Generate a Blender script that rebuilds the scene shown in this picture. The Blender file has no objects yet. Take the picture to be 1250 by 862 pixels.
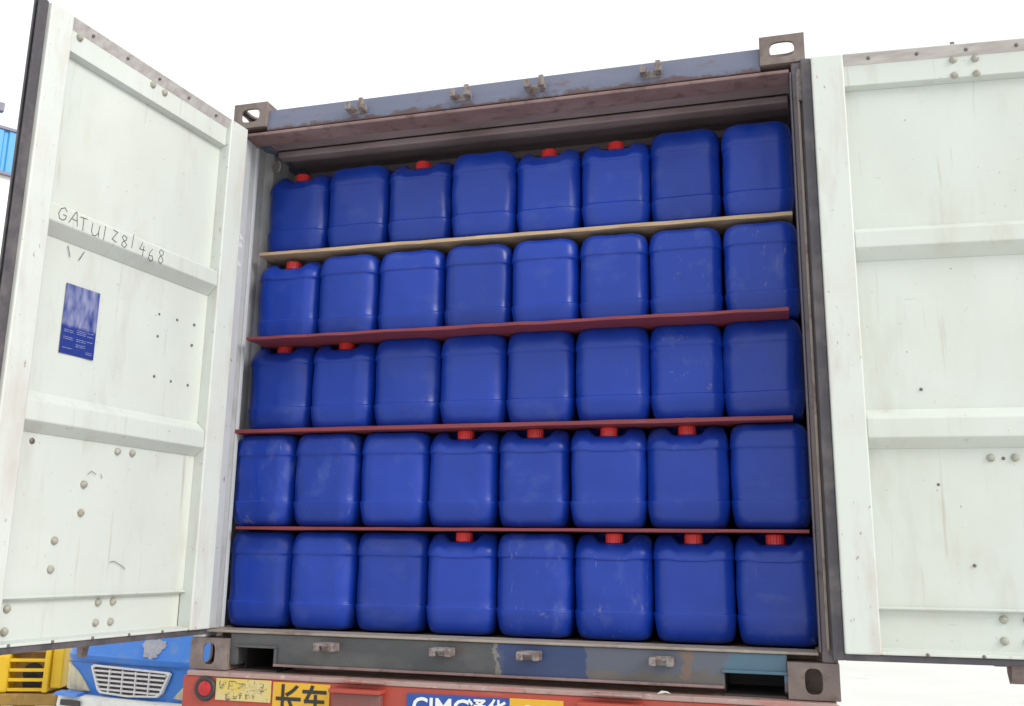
import bpy, bmesh, math, random
from mathutils import Vector, Matrix, noise
R = math.radians
random.seed(7)
S = bpy.context.scene
COL = S.collection

# ------------------------------------------------------------------ camera
Z0 = 1.5                                   # container underside above the yard
cd = bpy.data.cameras.new('camera'); cam = bpy.data.objects.new('camera', cd); COL.objects.link(cam)
cam.location = (1.0629, -3.4227, 0.4469 + Z0)
cam.rotation_euler = (1.78291, -0.01358, 0.27459)
cd.lens = 33.30; cd.sensor_width = 36; cd.clip_start = 0.05; cd.clip_end = 6000
S.camera = cam
# ------------------------------------------------------------------ sky (bright overcast)
SUN_EL, SUN_AZ = R(33), R(108)             # azimuth clockwise from +Y (north)
w = bpy.data.worlds.new('World'); S.world = w; w.use_nodes = True
nt = w.node_tree; nt.nodes.clear()
sky = nt.nodes.new('ShaderNodeTexSky'); sky.sky_type = 'NISHITA'; sky.sun_disc = False
sky.sun_elevation = SUN_EL; sky.sun_rotation = SUN_AZ; sky.dust_density = 4; sky.air_density = 1.2
mx = nt.nodes.new('ShaderNodeMix'); mx.data_type = 'RGBA'; mx.inputs[0].default_value = 0.86
mx.inputs[7].default_value = (9.6, 9.9, 9.8, 1)          # the cloud sheet
bg = nt.nodes.new('ShaderNodeBackground'); bg.inputs[1].default_value = 0.1
wo = nt.nodes.new('ShaderNodeOutputWorld')
nt.links.new(sky.outputs[0], mx.inputs[6]); nt.links.new(mx.outputs[2], bg.inputs[0]); nt.links.new(bg.outputs[0], wo.inputs[0])
# ------------------------------------------------------------------ sun through the cloud
sl = bpy.data.lights.new('sun', 'SUN'); sl.energy = 1.5; sl.angle = R(25); sl.color = (1, .97, .92)
so = bpy.data.objects.new('sun', sl); COL.objects.link(so)
sd = Vector((math.sin(SUN_AZ) * math.cos(SUN_EL), math.cos(SUN_AZ) * math.cos(SUN_EL), math.sin(SUN_EL)))
so.rotation_euler = sd.to_track_quat('Z', 'Y').to_euler(); so.location = (6, -8, 12)
# ------------------------------------------------------------------ exposure
S.view_settings.view_transform = 'Standard'; S.view_settings.look = 'None'
S.view_settings.exposure = 0.45; S.view_settings.gamma = 1; S.view_settings.use_curve_mapping = False

S.cycles.max_bounces = 7; S.cycles.diffuse_bounces = 4

# ------------------------------------------------------------------ materials
def mat(name, base, rough=.5, metal=0, layers=(), bump=(0, 0), spec=.5, rlayer=0, rnd=0):
    """layers: (colour, scale xyz, lo, hi, strength[, detail]) noise masks laid over the base colour"""
    m = bpy.data.materials.new(name); m.use_nodes = True
    n = m.node_tree; b = n.nodes['Principled BSDF']; L = n.links.new
    b.inputs['Roughness'].default_value = rough; b.inputs['Metallic'].default_value = metal
    b.inputs['Specular IOR Level'].default_value = spec
    tc = n.nodes.new('ShaderNodeTexCoord'); src = tc.outputs['Object']
    if rnd:
        oi = n.nodes.new('ShaderNodeObjectInfo'); ad = n.nodes.new('ShaderNodeVectorMath'); ad.operation = 'ADD'
        mu = n.nodes.new('ShaderNodeMath'); mu.operation = 'MULTIPLY'; mu.inputs[1].default_value = 37
        L(oi.outputs['Random'], mu.inputs[0]); L(src, ad.inputs[0]); L(mu.outputs[0], ad.inputs[1]); src = ad.outputs[0]
    col = None; rc = None
    if rnd > 1:
        oi2 = n.nodes.new('ShaderNodeObjectInfo'); hs = n.nodes.new('ShaderNodeHueSaturation')
        mr = n.nodes.new('ShaderNodeMapRange'); mr.inputs[3].default_value = .86; mr.inputs[4].default_value = 1.14
        L(oi2.outputs['Random'], mr.inputs[0]); L(mr.outputs[0], hs.inputs['Value']); hs.inputs['Color'].default_value = (*base, 1); col = hs.outputs[0]
    for k, ly in enumerate(layers):
        c, sc, lo, hi, st = ly[:5]
        mp = n.nodes.new('ShaderNodeMapping'); mp.inputs['Scale'].default_value = sc if isinstance(sc, tuple) else (sc,) * 3
        mp.inputs['Location'].default_value = (k * 3.1, k * 1.7, k * 5.3)
        no = n.nodes.new('ShaderNodeTexNoise'); no.inputs['Scale'].default_value = 1; no.inputs['Detail'].default_value = ly[5] if len(ly) > 5 else 6
        no.inputs['Roughness'].default_value = .62
        mr = n.nodes.new('ShaderNodeMapRange'); mr.inputs[1].default_value = lo; mr.inputs[2].default_value = hi; mr.inputs[4].default_value = st
        x = n.nodes.new('ShaderNodeMix'); x.data_type = 'RGBA'; x.inputs[6].default_value = (*base, 1); x.inputs[7].default_value = (*c, 1)
        L(src, mp.inputs[0]); L(mp.outputs[0], no.inputs['Vector']); L(no.outputs[0], mr.inputs[0]); L(mr.outputs[0], x.inputs[0])
        if col: L(col, x.inputs[6])
        col = x.outputs[2]
        if k == 0: rc = mr.outputs[0]
    if col: L(col, b.inputs['Base Color'])
    else: b.inputs['Base Color'].default_value = (*base, 1)
    if rlayer and rc:
        r2 = n.nodes.new('ShaderNodeMath'); r2.operation = 'MULTIPLY_ADD'; r2.inputs[1].default_value = rlayer; r2.inputs[2].default_value = rough
        L(rc, r2.inputs[0]); L(r2.outputs[0], b.inputs['Roughness'])
    if bump[0]:
        no = n.nodes.new('ShaderNodeTexNoise'); no.inputs['Scale'].default_value = bump[0]; no.inputs['Detail'].default_value = 5
        bp = n.nodes.new('ShaderNodeBump'); bp.inputs['Strength'].default_value = bump[1]; bp.inputs['Distance'].default_value = .004
        L(src, no.inputs['Vector']); L(no.outputs[0], bp.inputs['Height']); L(bp.outputs[0], b.inputs['Normal'])
    m['col'] = 1
    m['_o'] = 0
    return m, (n, b, col, src)

RUST = (.11, .05, .03); RUSTL = (.25, .12, .06); GRIME = (.16, .14, .12)
WHITE, _ = mat('door_white_paint', (.575, .612, .576), .42, 0, [
    ((.545, .545, .485), 2.2, .42, .72, .6), ((.45, .42, .36), (9, 9, 2.2), .54, .78, .55), ((.62, .65, .62), (3, 3, 1.2), .5, .7, .5),
    ((.30, .26, .22), (5, 30, 70), .70, .76, .45, 3), ((.20, .15, .11), 55, .70, .76, .7, 3), ((.36, .27, .18), (30, 30, 1.5), .63, .76, .5, 3)], (25, .06))
WHITE_EDGE, _ = mat('stile_white_paint', (.60, .635, .605), .42, 0, [
    ((.56, .52, .48), 4.0, .5, .75, .5), ((.47, .39, .35), (10, 10, 2.2), .50, .74, .6),
    ((.22, .14, .09), (60, 60, 30), .665, .72, .8, 4)], (25, .08))
PINKD, _ = mat('dirty_rail_paint', (.56, .54, .52), .5, 0, [((.34, .27, .26), (5, 30, 30), .4, .7, .7), ((.14, .1, .09), 40, .66, .72, .7)], (30, .08))
GASKET, _ = mat('black_rubber', (.062, .057, .068), .6, 0, [((.19, .165, .165), 9, .45, .75, .7), ((.2, .17, .15), (60, 60, 8), .66, .76, .5)], (40, .15))
RIVET, _ = mat('rivet_paint', (.38, .38, .33), .45, 0, [((.24, .19, .13), 60, .45, .7, .8)])
SCREW, _ = mat('screw_steel', (.18, .16, .14), .5, .6)
BLUEG, _ = mat('header_blue_grey', (.135, .155, .235), .5, 0, [
    ((.19, .20, .26), (1.5, 4, 9), .45, .7, .6), ((.12, .07, .06), (7, 7, 16), .60, .72, .75), ((.20, .12, .09), 45, .68, .74, .7), ((.26, .27, .31), (60, 8, 3), .66, .74, .4)], (30, .12))
RUSTY, _ = mat('rusty_steel', (.215, .13, .125), .7, 0, [
    ((.30, .22, .215), (3, 6, 12), .42, .7, .75), ((.09, .05, .04), 18, .52, .7, .8), ((.30, .17, .10), 60, .64, .72, .7)], (45, .3))
CAST, _ = mat('casting_steel', (.17, .13, .12), .65, 0, [
    ((.27, .22, .20), 9, .42, .7, .8), ((.075, .05, .045), 22, .55, .72, .8), ((.30, .16, .09), 50, .66, .73, .6)], (60, .35))
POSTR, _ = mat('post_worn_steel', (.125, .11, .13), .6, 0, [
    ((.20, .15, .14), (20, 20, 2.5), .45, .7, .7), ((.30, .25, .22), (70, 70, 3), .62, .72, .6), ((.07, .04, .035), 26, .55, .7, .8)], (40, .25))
POSTW, _ = mat('post_light_grey', (.50, .52, .54), .5, 0, [
    ((.36, .36, .37), (8, 8, 2), .45, .75, .6), ((.18, .10, .06), (40, 40, 22), .665, .72, .85, 4), ((.62, .64, .64), 14, .55, .8, .5)], (35, .12))
INW, _ = mat('inner_wall_paint', (.42, .43, .44), .55, 0, [((.25, .22, .21), 6, .45, .75, .7)], (30, .1))
INROOF, _ = mat('inner_roof_paint', (.36, .28, .30), .6, 0, [((.20, .14, .14), (3, 8, 8), .45, .75, .7)], (30, .1))
FLOORW, _ = mat('floor_plywood', (.22, .15, .10), .7, 0, [((.11, .075, .05), (4, 30, 4), .4, .7, .7)], (60, .2))
THRESH, _ = mat('threshold_steel', (.30, .255, .215), .6, 0, [((.15, .09, .07), (7, 12, 12), .5, .7, .8), ((.45, .41, .36), (12, 30, 30), .55, .75, .7)], (50, .25))
KEEP, _ = mat('keeper_steel', (.24, .22, .22), .55, .1, [((.13, .075, .055), 40, .44, .62, .85)], (60, .25))
PRINTW, _ = mat('sticker_white_ink', (.32, .35, .50), .5)
SIGNW, _ = mat('stencil_white', (.75, .76, .75), .5)
INK, _ = mat('marker_ink', (.05, .05, .055), .5, 0, [((.25, .25, .25), 90, .5, .8, .7)])
CANB, _ = mat('blue_plastic', (.0052, .035, .315), .30, 0, [
    ((.010, .048, .39), 7, .4, .75, .45), ((.014, .04, .23), (9, 9, 3), .55, .8, .6), ((.16, .22, .48), (16, 16, 4.5), .66, .80, .30, 8),
    ((.14, .18, .38), (6, 6, 9), .56, .78, .22, 10)], (30, .07), .42, .2, 2)
CANS, _ = mat('scuffed_blue_plastic', (.0052, .035, .315), .32, 0, [
    ((.010, .048, .39), 7, .4, .75, .45), ((.14, .19, .42), (9, 9, 6), .55, .76, .40, 10), ((.24, .28, .46), (75, 75, 16), .63, .76, .40, 6), ((.20, .22, .30), 15, .64, .72, .42, 10)], (38, .06), .42, .18, 2)
CAPR, _ = mat('red_plastic', (.62, .022, .022), .35, 0, [((.42, .03, .03), 30, .5, .75, .6)], rnd=2)
CAPN, _ = mat('can_neck_plastic', (.01, .03, .25), .4)
REDB, _ = mat('red_board_paint', (.205, .032, .042), .6, 0, [((.14, .028, .034), (5, 25, 60), .45, .7, .7), ((.36, .16, .14), (10, 50, 90), .64, .76, .6)], (50, .2), rnd=1)
WOODB, _ = mat('bare_plywood', (.50, .36, .22), .7, 0, [((.30, .18, .10), (6, 30, 90), .5, .7, .7), ((.60, .48, .33), (14, 30, 60), .5, .7, .6), ((.06, .04, .03), 22, .70, .75, .8)], (60, .25))
TRED, _ = mat('trailer_red_paint', (.40, .055, .035), .5, 0, [
    ((.30, .06, .045), 5, .4, .7, .7), ((.27, .20, .16), (4, 6, 9), .56, .72, .8), ((.14, .07, .05), 30, .62, .72, .8)], (40, .2))
TLIP, _ = mat('trailer_deck_edge', (.36, .25, .23), .55, 0, [((.42, .10, .08), (4, 20, 20), .5, .66, .8), ((.15, .10, .09), 22, .56, .7, .8), ((.55, .50, .48), (20, 40, 40), .6, .72, .7)], (50, .25))
DARKST, _ = mat('chassis_dark_steel', (.035, .03, .03), .6, 0, [((.10, .06, .05), 8, .5, .7, .7)], (40, .2))
LAMPR, _ = mat('red_lamp_lens', (.42, .012, .018), .18)
LAMPD, _ = mat('lamp_rim_black', (.03, .028, .03), .5)
REDLENS, _ = mat('dusty_red_lens', (.22, .055, .05), .4, 0, [((.16, .10, .09), (30, 30, 6), .42, .65, .8)])
PYEL, _ = mat('yellow_plate_paint', (.66, .37, .022), .45, 0, [((.52, .30, .04), 12, .5, .75, .6), ((.20, .12, .04), 60, .68, .73, .8)])
PYELW, _ = mat('worn_yellow_plate', (.60, .46, .10), .55, 0, [
    ((.56, .47, .27), 9, .42, .62, .9), ((.07, .06, .045), (16, 16, 24), .555, .615, .85), ((.10, .085, .06), 60, .60, .66, .8)], (60, .15))
PBLU, _ = mat('blue_plate_paint', (.015, .06, .30), .4, 0, [((.03, .09, .34), 8, .45, .7, .6)])
PBLK, _ = mat('plate_black', (.02, .018, .02), .5)
PWHT, _ = mat('plate_white', (.72, .74, .72), .5)
PLEM, _ = mat('plate_pale_yellow', (.70, .62, .25), .5)
TYRE, _ = mat('tyre_rubber', (.025, .025, .025), .8, 0, [((.09, .08, .07), 6, .45, .7, .6)], (30, .3))
STEELG, _ = mat('wheel_steel', (.35, .35, .36), .45, .5, [((.18, .12, .09), 12, .5, .7, .7)])
TBLU, _ = mat('truck_blue_paint', (.022, .155, .56), .3, 0, [((.05, .19, .52), 4, .42, .7, .7), ((.16, .22, .34), 6, .54, .74, .55)], (30, .03))
TPALE, _ = mat('peeled_grey_primer', (.34, .345, .40), .6, 0, [((.26, .25, .30), 18, .45, .7, .7)])
TGRL, _ = mat('grille_pale_plastic', (.60, .58, .60), .4, 0, [((.42, .40, .40), 14, .5, .75, .6)])
TDARK, _ = mat('grille_dark', (.05, .04, .042), .6)
TLENS, _ = mat('headlamp_lens', (.50, .44, .30), .12, 0, [((.32, .29, .23), (9, 9, 4), .42, .65, .9)])
TBUMP, _ = mat('bumper_white', (.68, .68, .66), .4, 0, [((.40, .38, .36), 5, .52, .75, .7)])
GLASS, _ = mat('windscreen_glass', (.02, .03, .035), .05, 0, spec=.8)
YEL, _ = mat('machine_yellow_paint', (.80, .50, .012), .4, 0, [((.68, .39, .02), 4, .45, .75, .7), ((.30, .18, .05), 20, .62, .72, .7)], (30, .05))
YELBR, _ = mat('dusty_yellow_brown', (.42, .24, .045), .6, 0, [((.25, .15, .06), 5, .42, .7, .8), ((.52, .36, .12), (12, 12, 3), .55, .75, .7)], (40, .15))
ROOFB, _ = mat('blue_roof_sheet', (.045, .30, .62), .4, 0, [((.10, .36, .64), (2, 2, .5), .45, .75, .6)])
WALLW, _ = mat('white_render_wall', (.80, .80, .78), .7, 0, [((.70, .70, .67), 1.2, .45, .75, .6)])
CONC, _ = mat('pale_concrete', (.64, .63, .61), .8, 0, [((.57, .56, .54), .35, .42, .7, .6), ((.46, .45, .43), 2.2, .6, .78, .5)], (18, .15))
LAMPG, _ = mat('floodlight_grey', (.20, .18, .24), .5)

# sill: grey paint with repainted blue fields and rust between them
def sill_material():
    m, (n, b, col, src) = mat('sill_patched_paint', (.058, .060, .067), .5, 0, [
        ((.12, .117, .115), (4, 8, 9), .42, .7, .7), ((.085, .06, .055), (14, 14, 10), .56, .72, .7), ((.22, .17, .14), 50, .66, .73, .6)], (35, .18))
    L = n.links.new
    nz = n.nodes.new('ShaderNodeTexNoise'); nz.inputs['Scale'].default_value = 22; nz.inputs['Detail'].default_value = 9; nz.inputs['Roughness'].default_value = .68; L(src, nz.inputs['Vector'])
    sx = n.nodes.new('ShaderNodeSeparateXYZ'); L(src, sx.inputs[0])
    def ma(op, a, b2):
        q = n.nodes.new('ShaderNodeMath'); q.operation = op
        for i, v in enumerate((a, b2)):
            if isinstance(v, (int, float)): q.inputs[i].default_value = v
            else: L(v, q.inputs[i])
        return q.outputs[0]
    jit = ma('MULTIPLY', ma('SUBTRACT', nz.outputs[0], .5), .11)
    xx = ma('ADD', sx.outputs[0], jit); zz = ma('ADD', sx.outputs[2], jit)
    def field(x0, x1, z0, colour, st):
        nonlocal col
        f = ma('MULTIPLY', ma('MULTIPLY', ma('GREATER_THAN', xx, x0), ma('LESS_THAN', xx, x1)), ma('GREATER_THAN', zz, z0))
        x = n.nodes.new('ShaderNodeMix'); x.data_type = 'RGBA'; x.inputs[7].default_value = (*colour, 1)
        L(ma('MULTIPLY', f, st), x.inputs[0]); L(col, x.inputs[6]); col = x.outputs[2]
    field(.03, .06, -1, (.24, .22, .19), .6); field(.045, .37, -1, (.018, .042, .14), .82); field(.37, .73, .06, (.05, .085, .16), .85)
    field(.70, .735, .05, (.17, .10, .07), .85); field(.735, .86, .07, (.06, .10, .17), .8); field(.855, 1.06, .05, (.065, .145, .22), .8)
    field(.37, .86, -1, (.15, .12, .105), .35)
    L(col, b.inputs['Base Color']); return m
SILL = sill_material()
def header_material():
    m, (n, b, col, src) = mat('header_worn_paint', (.135, .150, .225), .5, 0, [
        ((.19, .19, .25), (1.5, 4, 9), .45, .7, .6), ((.12, .07, .06), (7, 7, 16), .60, .72, .6), ((.26, .25, .29), (60, 8, 3), .66, .74, .4)], (30, .15))
    L = n.links.new
    nz = n.nodes.new('ShaderNodeTexNoise'); nz.inputs['Scale'].default_value = 1; nz.inputs['Detail'].default_value = 8; nz.inputs['Roughness'].default_value = .7
    mp = n.nodes.new('ShaderNodeMapping'); mp.inputs['Scale'].default_value = (9, 9, 14); L(src, mp.inputs[0]); L(mp.outputs[0], nz.inputs['Vector'])
    sx = n.nodes.new('ShaderNodeSeparateXYZ'); L(src, sx.inputs[0])
    q = n.nodes.new('ShaderNodeMath'); q.operation = 'MULTIPLY_ADD'; q.inputs[1].default_value = -.12; L(nz.outputs[0], q.inputs[0]); L(sx.outputs[2], q.inputs[2])
    mr = n.nodes.new('ShaderNodeMapRange'); mr.inputs[1].default_value = 2.220; mr.inputs[2].default_value = 2.232; mr.inputs[3].default_value = .9; mr.inputs[4].default_value = 0; L(q.outputs[0], mr.inputs[0])
    x = n.nodes.new('ShaderNodeMix'); x.data_type = 'RGBA'; x.inputs[7].default_value = (.10, .055, .05, 1); L(mr.outputs[0], x.inputs[0]); L(col, x.inputs[6]); L(x.outputs[2], b.inputs['Base Color']); return m
HEADER = header_material()
def sticker_material():
    m, (n, b, col, src) = mat('sticker_print', (.018, .035, .21), .35, 0, [((.025, .05, .25), 30, .4, .7, .6)])
    L = n.links.new
    sx = n.nodes.new('ShaderNodeSeparateXYZ'); L(src, sx.inputs[0])
    nz = n.nodes.new('ShaderNodeTexNoise'); nz.inputs['Scale'].default_value = 1; nz.inputs['Detail'].default_value = 5
    mp = n.nodes.new('ShaderNodeMapping'); mp.inputs['Scale'].default_value = (46, 46, 15); L(src, mp.inputs[0]); L(mp.outputs[0], nz.inputs['Vector'])
    def ma(op, a, b2):
        q = n.nodes.new('ShaderNodeMath'); q.operation = op; q.use_clamp = op == 'MULTIPLY'
        for i, v in enumerate((a, b2)):
            if isinstance(v, (int, float)): q.inputs[i].default_value = v
            else: L(v, q.inputs[i])
        return q.outputs[0]
    up = n.nodes.new('ShaderNodeMapRange'); up.inputs[1].default_value = 1.200; up.inputs[2].default_value = 1.212; L(ma('ADD', sx.outputs[2], ma('MULTIPLY', nz.outputs[0], .02)), up.inputs[0])
    wn = n.nodes.new('ShaderNodeMapRange'); wn.inputs[1].default_value = .30; wn.inputs[2].default_value = .66; wn.inputs[4].default_value = .62; L(nz.outputs[0], wn.inputs[0])
    x = n.nodes.new('ShaderNodeMix'); x.data_type = 'RGBA'; x.inputs[7].default_value = (.40, .42, .56, 1)
    L(ma('MULTIPLY', up.outputs[0], wn.outputs[0]), x.inputs[0]); L(col, x.inputs[6]); L(x.outputs[2], b.inputs['Base Color']); return m
STICK = sticker_material()

# ------------------------------------------------------------------ mesh tools
ident = lambda a, b, c: Vector((a, b, c))
class MB:
    def __init__(s, f=ident): s.v = []; s.f = []; s.m = f
    def V(s, *p): s.v.append(s.m(*p)); return len(s.v) - 1
    def F(s, *i): s.f.append(tuple(i))
    def box(s, a0, a1, b0, b1, c0, c1):
        i = [s.V(a, b, c) for a in (a0, a1) for b in (b0, b1) for c in (c0, c1)]
        for q in ((0, 1, 3, 2), (4, 6, 7, 5), (0, 4, 5, 1), (2, 3, 7, 6), (0, 2, 6, 4), (1, 5, 7, 3)): s.F(*[i[k] for k in q])
        return s
    def prism(s, prof, a0, a1):                # profile in (b,c) drawn along a
        n = len(prof); A = [s.V(a0, b, c) for b, c in prof]; B = [s.V(a1, b, c) for b, c in prof]
        for k in range(n): s.F(A[k], A[(k + 1) % n], B[(k + 1) % n], B[k])
        s.F(*A[::-1]); s.F(*B); return s
    def cyl(s, p, q, r, n=12, r2=None, caps=True, ribs=0):
        p, q = Vector(p), Vector(q); ax = (q - p).normalized(); t = ax.orthogonal().normalized(); u = ax.cross(t); r2 = r if r2 is None else r2
        A = []; B = []
        for k in range(n):
            a = 2 * math.pi * k / n; rr = ribs if (ribs and k % 2) else 0
            A.append(s.V(*(p + (t * math.cos(a) + u * math.sin(a)) * (r - rr)))); B.append(s.V(*(q + (t * math.cos(a) + u * math.sin(a)) * (r2 - rr))))
        for k in range(n): s.F(A[k], A[(k + 1) % n], B[(k + 1) % n], B[k])
        if caps: s.F(*A[::-1]); s.F(*B)
        return s
    def dome(s, p, ax, r, h, n=12):
        p, ax = Vector(p), Vector(ax).normalized(); t = ax.orthogonal().normalized(); u = ax.cross(t); prev = None
        for rr, hh in ((1, 0), (.95, .35), (.75, .7), (.4, .93)):
            L = [s.V(*(p + ax * h * hh + (t * math.cos(a) + u * math.sin(a)) * r * rr)) for a in [2 * math.pi * k / n for k in range(n)]]
            if prev:
                for k in range(n): s.F(prev[k], prev[(k + 1) % n], L[(k + 1) % n], L[k])
            prev = L
        s.F(*prev); return s
    def torus(s, c, ax, R_, r, n=20, m=8):
        c, ax = Vector(c), Vector(ax).normalized(); t = ax.orthogonal().normalized(); u = ax.cross(t); g = []
        for i in range(n):
            a = 2 * math.pi * i / n; d = t * math.cos(a) + u * math.sin(a)
            g.append([s.V(*(c + d * (R_ + r * math.cos(b)) + ax * r * math.sin(b))) for b in [2 * math.pi * j / m for j in range(m)]])
        for i in range(n):
            for j in range(m): s.F(g[i][j], g[(i + 1) % n][j], g[(i + 1) % n][(j + 1) % m], g[i][(j + 1) % m])
        return s
    def slab(s, c, U, V_, W, w, h, hw, hh, th, n=24):   # plate with an oval hole; W points inwards
        c, U, V_, W = Vector(c), Vector(U), Vector(V_), Vector(W); loops = []
        def outer(a):
            x, y = math.cos(a), math.sin(a); k = 1 / max(abs(x) / (w / 2), abs(y) / (h / 2)); return x * k, y * k
        def inner(a):
            x, y = math.cos(a), math.sin(a); e = 3.2
            k = (abs(x / (hw / 2)) ** e + abs(y / (hh / 2)) ** e) ** (-1 / e); return x * k, y * k
        an = sorted(set([2 * math.pi * k / n for k in range(n)] + [math.atan2(sy * h, sx * w) % (2 * math.pi) for sx in (-1, 1) for sy in (-1, 1)])); n = len(an)
        for fn, dep in ((outer, 0), (inner, 0), (inner, th), (outer, th)):
            loops.append([s.V(*(c + U * fn(a)[0] + V_ * fn(a)[1] + W * dep)) for a in an])
        for A, B in ((0, 1), (1, 2), (2, 3), (3, 0)):
            for k in range(n): s.F(loops[A][k], loops[A][(k + 1) % n], loops[B][(k + 1) % n], loops[B][k])
        return s
    def mesh(s, name, o=(0, 0, 0), smooth=None):
        o = Vector(o); me = bpy.data.meshes.new(name); me.from_pydata([v - o for v in s.v], [], s.f)
        b = bmesh.new(); b.from_mesh(me); bmesh.ops.recalc_face_normals(b, faces=b.faces); b.to_mesh(me); b.free()
        if smooth: 
            for p in me.polygons: p.use_smooth = True
            me.set_sharp_from_angle(angle=R(smooth))
        return me
    def build(s, name, m, parent=None, o=(0, 0, 0), smooth=None, bevel=0):
        ob = bpy.data.objects.new(name, s.mesh(name, o, smooth)); COL.objects.link(ob); ob.data.materials.append(m)
        if parent: ob.parent = parent
        if bevel:
            md = ob.modifiers.new('bevel', 'BEVEL'); md.width = bevel; md.segments = 2; md.limit_method = 'ANGLE'; md.angle_limit = R(35)
        return ob
def thing(name, label, cat, loc=(0, 0, 0), rz=0, group=None):
    o = bpy.data.objects.new(name, None); COL.objects.link(o); o.location = loc; o.rotation_euler = (0, 0, rz); o.empty_display_size = .1
    o['label'] = label; o['category'] = cat
    if group: o['group'] = group
    return o
def inst(name, me, parent, loc=(0, 0, 0), rot=None, m=None):
    o = bpy.data.objects.new(name, me); COL.objects.link(o); o.parent = parent; o.location = loc
    if rot is not None: o.rotation_euler = rot
    return o
def text_mesh(s, size, bold=0):
    c = bpy.data.curves.new('lettering', 'FONT'); c.body = s; c.size = size; c.extrude = .0006; c.resolution_u = 3; c.offset = bold * size
    o = bpy.data.objects.new('lettering', c); COL.objects.link(o)
    me = bpy.data.meshes.new_from_object(o.evaluated_get(bpy.context.evaluated_depsgraph_get())); bpy.data.objects.remove(o); me.materials.clear(); return me
def sm(x, a, b):
    t = min(1, max(0, (x - a) / (b - a))); return t * t * (3 - 2 * t)

# ------------------------------------------------------------------ ground
def gz(x, y): return -.45 * sm(-x, 2.2, 6.4)
gx = [-4000, -600, -120, -40] + [-24 + i for i in range(28)] + [8, 20, 60, 300, 4000]
gy = [-4000, -300, -60, -20] + [-10 + 2 * i for i in range(18)] + [40, 120, 600, 4000]
g = MB(); ids = [[g.V(x, y, gz(x, y)) for y in gy] for x in gx]
for i in range(len(gx) - 1):
    for j in range(len(gy) - 1): g.F(ids[i][j], ids[i + 1][j], ids[i + 1][j + 1], ids[i][j + 1])
go = g.build('ground', CONC, smooth=60); go['kind'] = 'structure'

# ------------------------------------------------------------------ warehouse at the far left
D = (math.cos(R(59)), math.sin(R(59))); N = (math.sin(R(59)), -math.cos(R(59)))
bo = Vector((-12.0, 9.05, 0))                         # its wall line passes here
bmap = lambda a, b, c: Vector((bo.x + D[0] * a - N[0] * b, bo.y + D[1] * a - N[1] * b, c))
BT, BB = 9.25, 8.47
wb = thing('warehouse', 'white walled warehouse with blue corrugated fascia beyond the left door', 'building', (bo.x, bo.y, -.45))
WO = wb.location.copy()
MB(bmap).box(-16, 9, .06, 14, -.46, BB - .02).build('wall', WALLW, wb, WO)
fa = MB(bmap)
prof = []; a = -16
while a < 9: prof += [(a, 0), (a + .10, 0), (a + .125, .03), (a + .175, .03)]; a += .2
A = [fa.V(u, d, BB) for u, d in prof]; B = [fa.V(u, d, BT) for u, d in prof]
for k in range(len(prof) - 1): fa.F(A[k], A[k + 1], B[k + 1], B[k])
fa.build('fascia', ROOFB, wb, WO)
MB(bmap).box(-16.02, 9.02, -.03, .05, BT, BT + .05).build('roof_trim', LAMPG, wb, WO)
MB(bmap).box(-16.02, 9.02, -.03, .05, BB - .05, BB - .002).build('lower_trim', LAMPG, wb, WO)
MB(bmap).prism([(.05, BT), (7, BT + .9), (14, BT), (14, BT - .7), (.05, BT - .7)], -16, 9).build('roof', ROOFB, wb, WO)
fl = MB(bmap); fl.box(-.17, .03, -.12, .0, BT + .28, BT + .44); fl.cyl((-.07, -.02, BT + .05), (-.07, -.02, BT + .28), .02, 8)
o = fl.build('floodlight', LAMPG, None, WO + Vector((0, 0, 8)), bevel=.02); o.location = WO + Vector((0, 0, 8))
o['label'] = 'small grey floodlight on the warehouse roof edge at the far left'; o['category'] = 'floodlight'

# ------------------------------------------------------------------ container
CO = Vector((0, 0, Z0))
ct = thing('shipping_container', 'open steel shipping container with white double doors and blue grey frame', 'container', CO)
HH, HW = 2.407, 1.219
Cm = lambda a, b, c: Vector((a, b, c + Z0))
LEN = 6.06
def part(mb, name, m, bevel=0, smooth=None, parent=None): return mb.build(name, m, parent or ct, CO, smooth, bevel)
# side walls: corrugated sheets
for sx in (-1, 1):
    s_ = MB(Cm); y = .10; pr = []
    while y < LEN: pr += [(y, 1.187), (y + .07, 1.187), (y + .105, 1.213), (y + .175, 1.213), (y + .21, 1.187)]; y += .28
    A = [s_.V(sx * x, yy, .15) for yy, x in pr]; B = [s_.V(sx * x, yy, 2.30) for yy, x in pr]
    for k in range(len(pr) - 1): s_.F(A[k], A[k + 1], B[k + 1], B[k])
    part(s_, 'side_wall', INW)
    part(MB(Cm).box(sx * 1.15, sx * HW, .17, LEN - .061, .0, .155), 'bottom_rail', RUSTY, .004)
    part(MB(Cm).box(sx * 1.16, sx * HW, .101, LEN - .061, 2.30, 2.36), 'top_rail', BLUEG, .004)
part(MB(Cm).box(-1.2185, 1.2185, LEN - .06, LEN, .0, 2.40), 'front_wall', INW)
# roof: corrugated across, seen from below
rf = MB(Cm); y = .10; pr = []
while y < LEN: pr += [(y, 2.325), (y + .09, 2.325), (y + .115, 2.305), (y + .185, 2.305), (y + .21, 2.325)]; y += .21
A = [rf.V(-1.17, yy, z) for yy, z in pr]; B = [rf.V(1.17, yy, z) for yy, z in pr]
for k in range(len(pr) - 1): rf.F(A[k], A[k + 1], B[k + 1], B[k])
part(rf, 'roof', INROOF)
for i in range(14):
    part(MB(Cm).box(-1.15 + i * .1645, -1.15 + i * .1645 + .164, .11, LEN - .061, .118, .146), 'floor_plank', FLOORW, .002)
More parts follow.
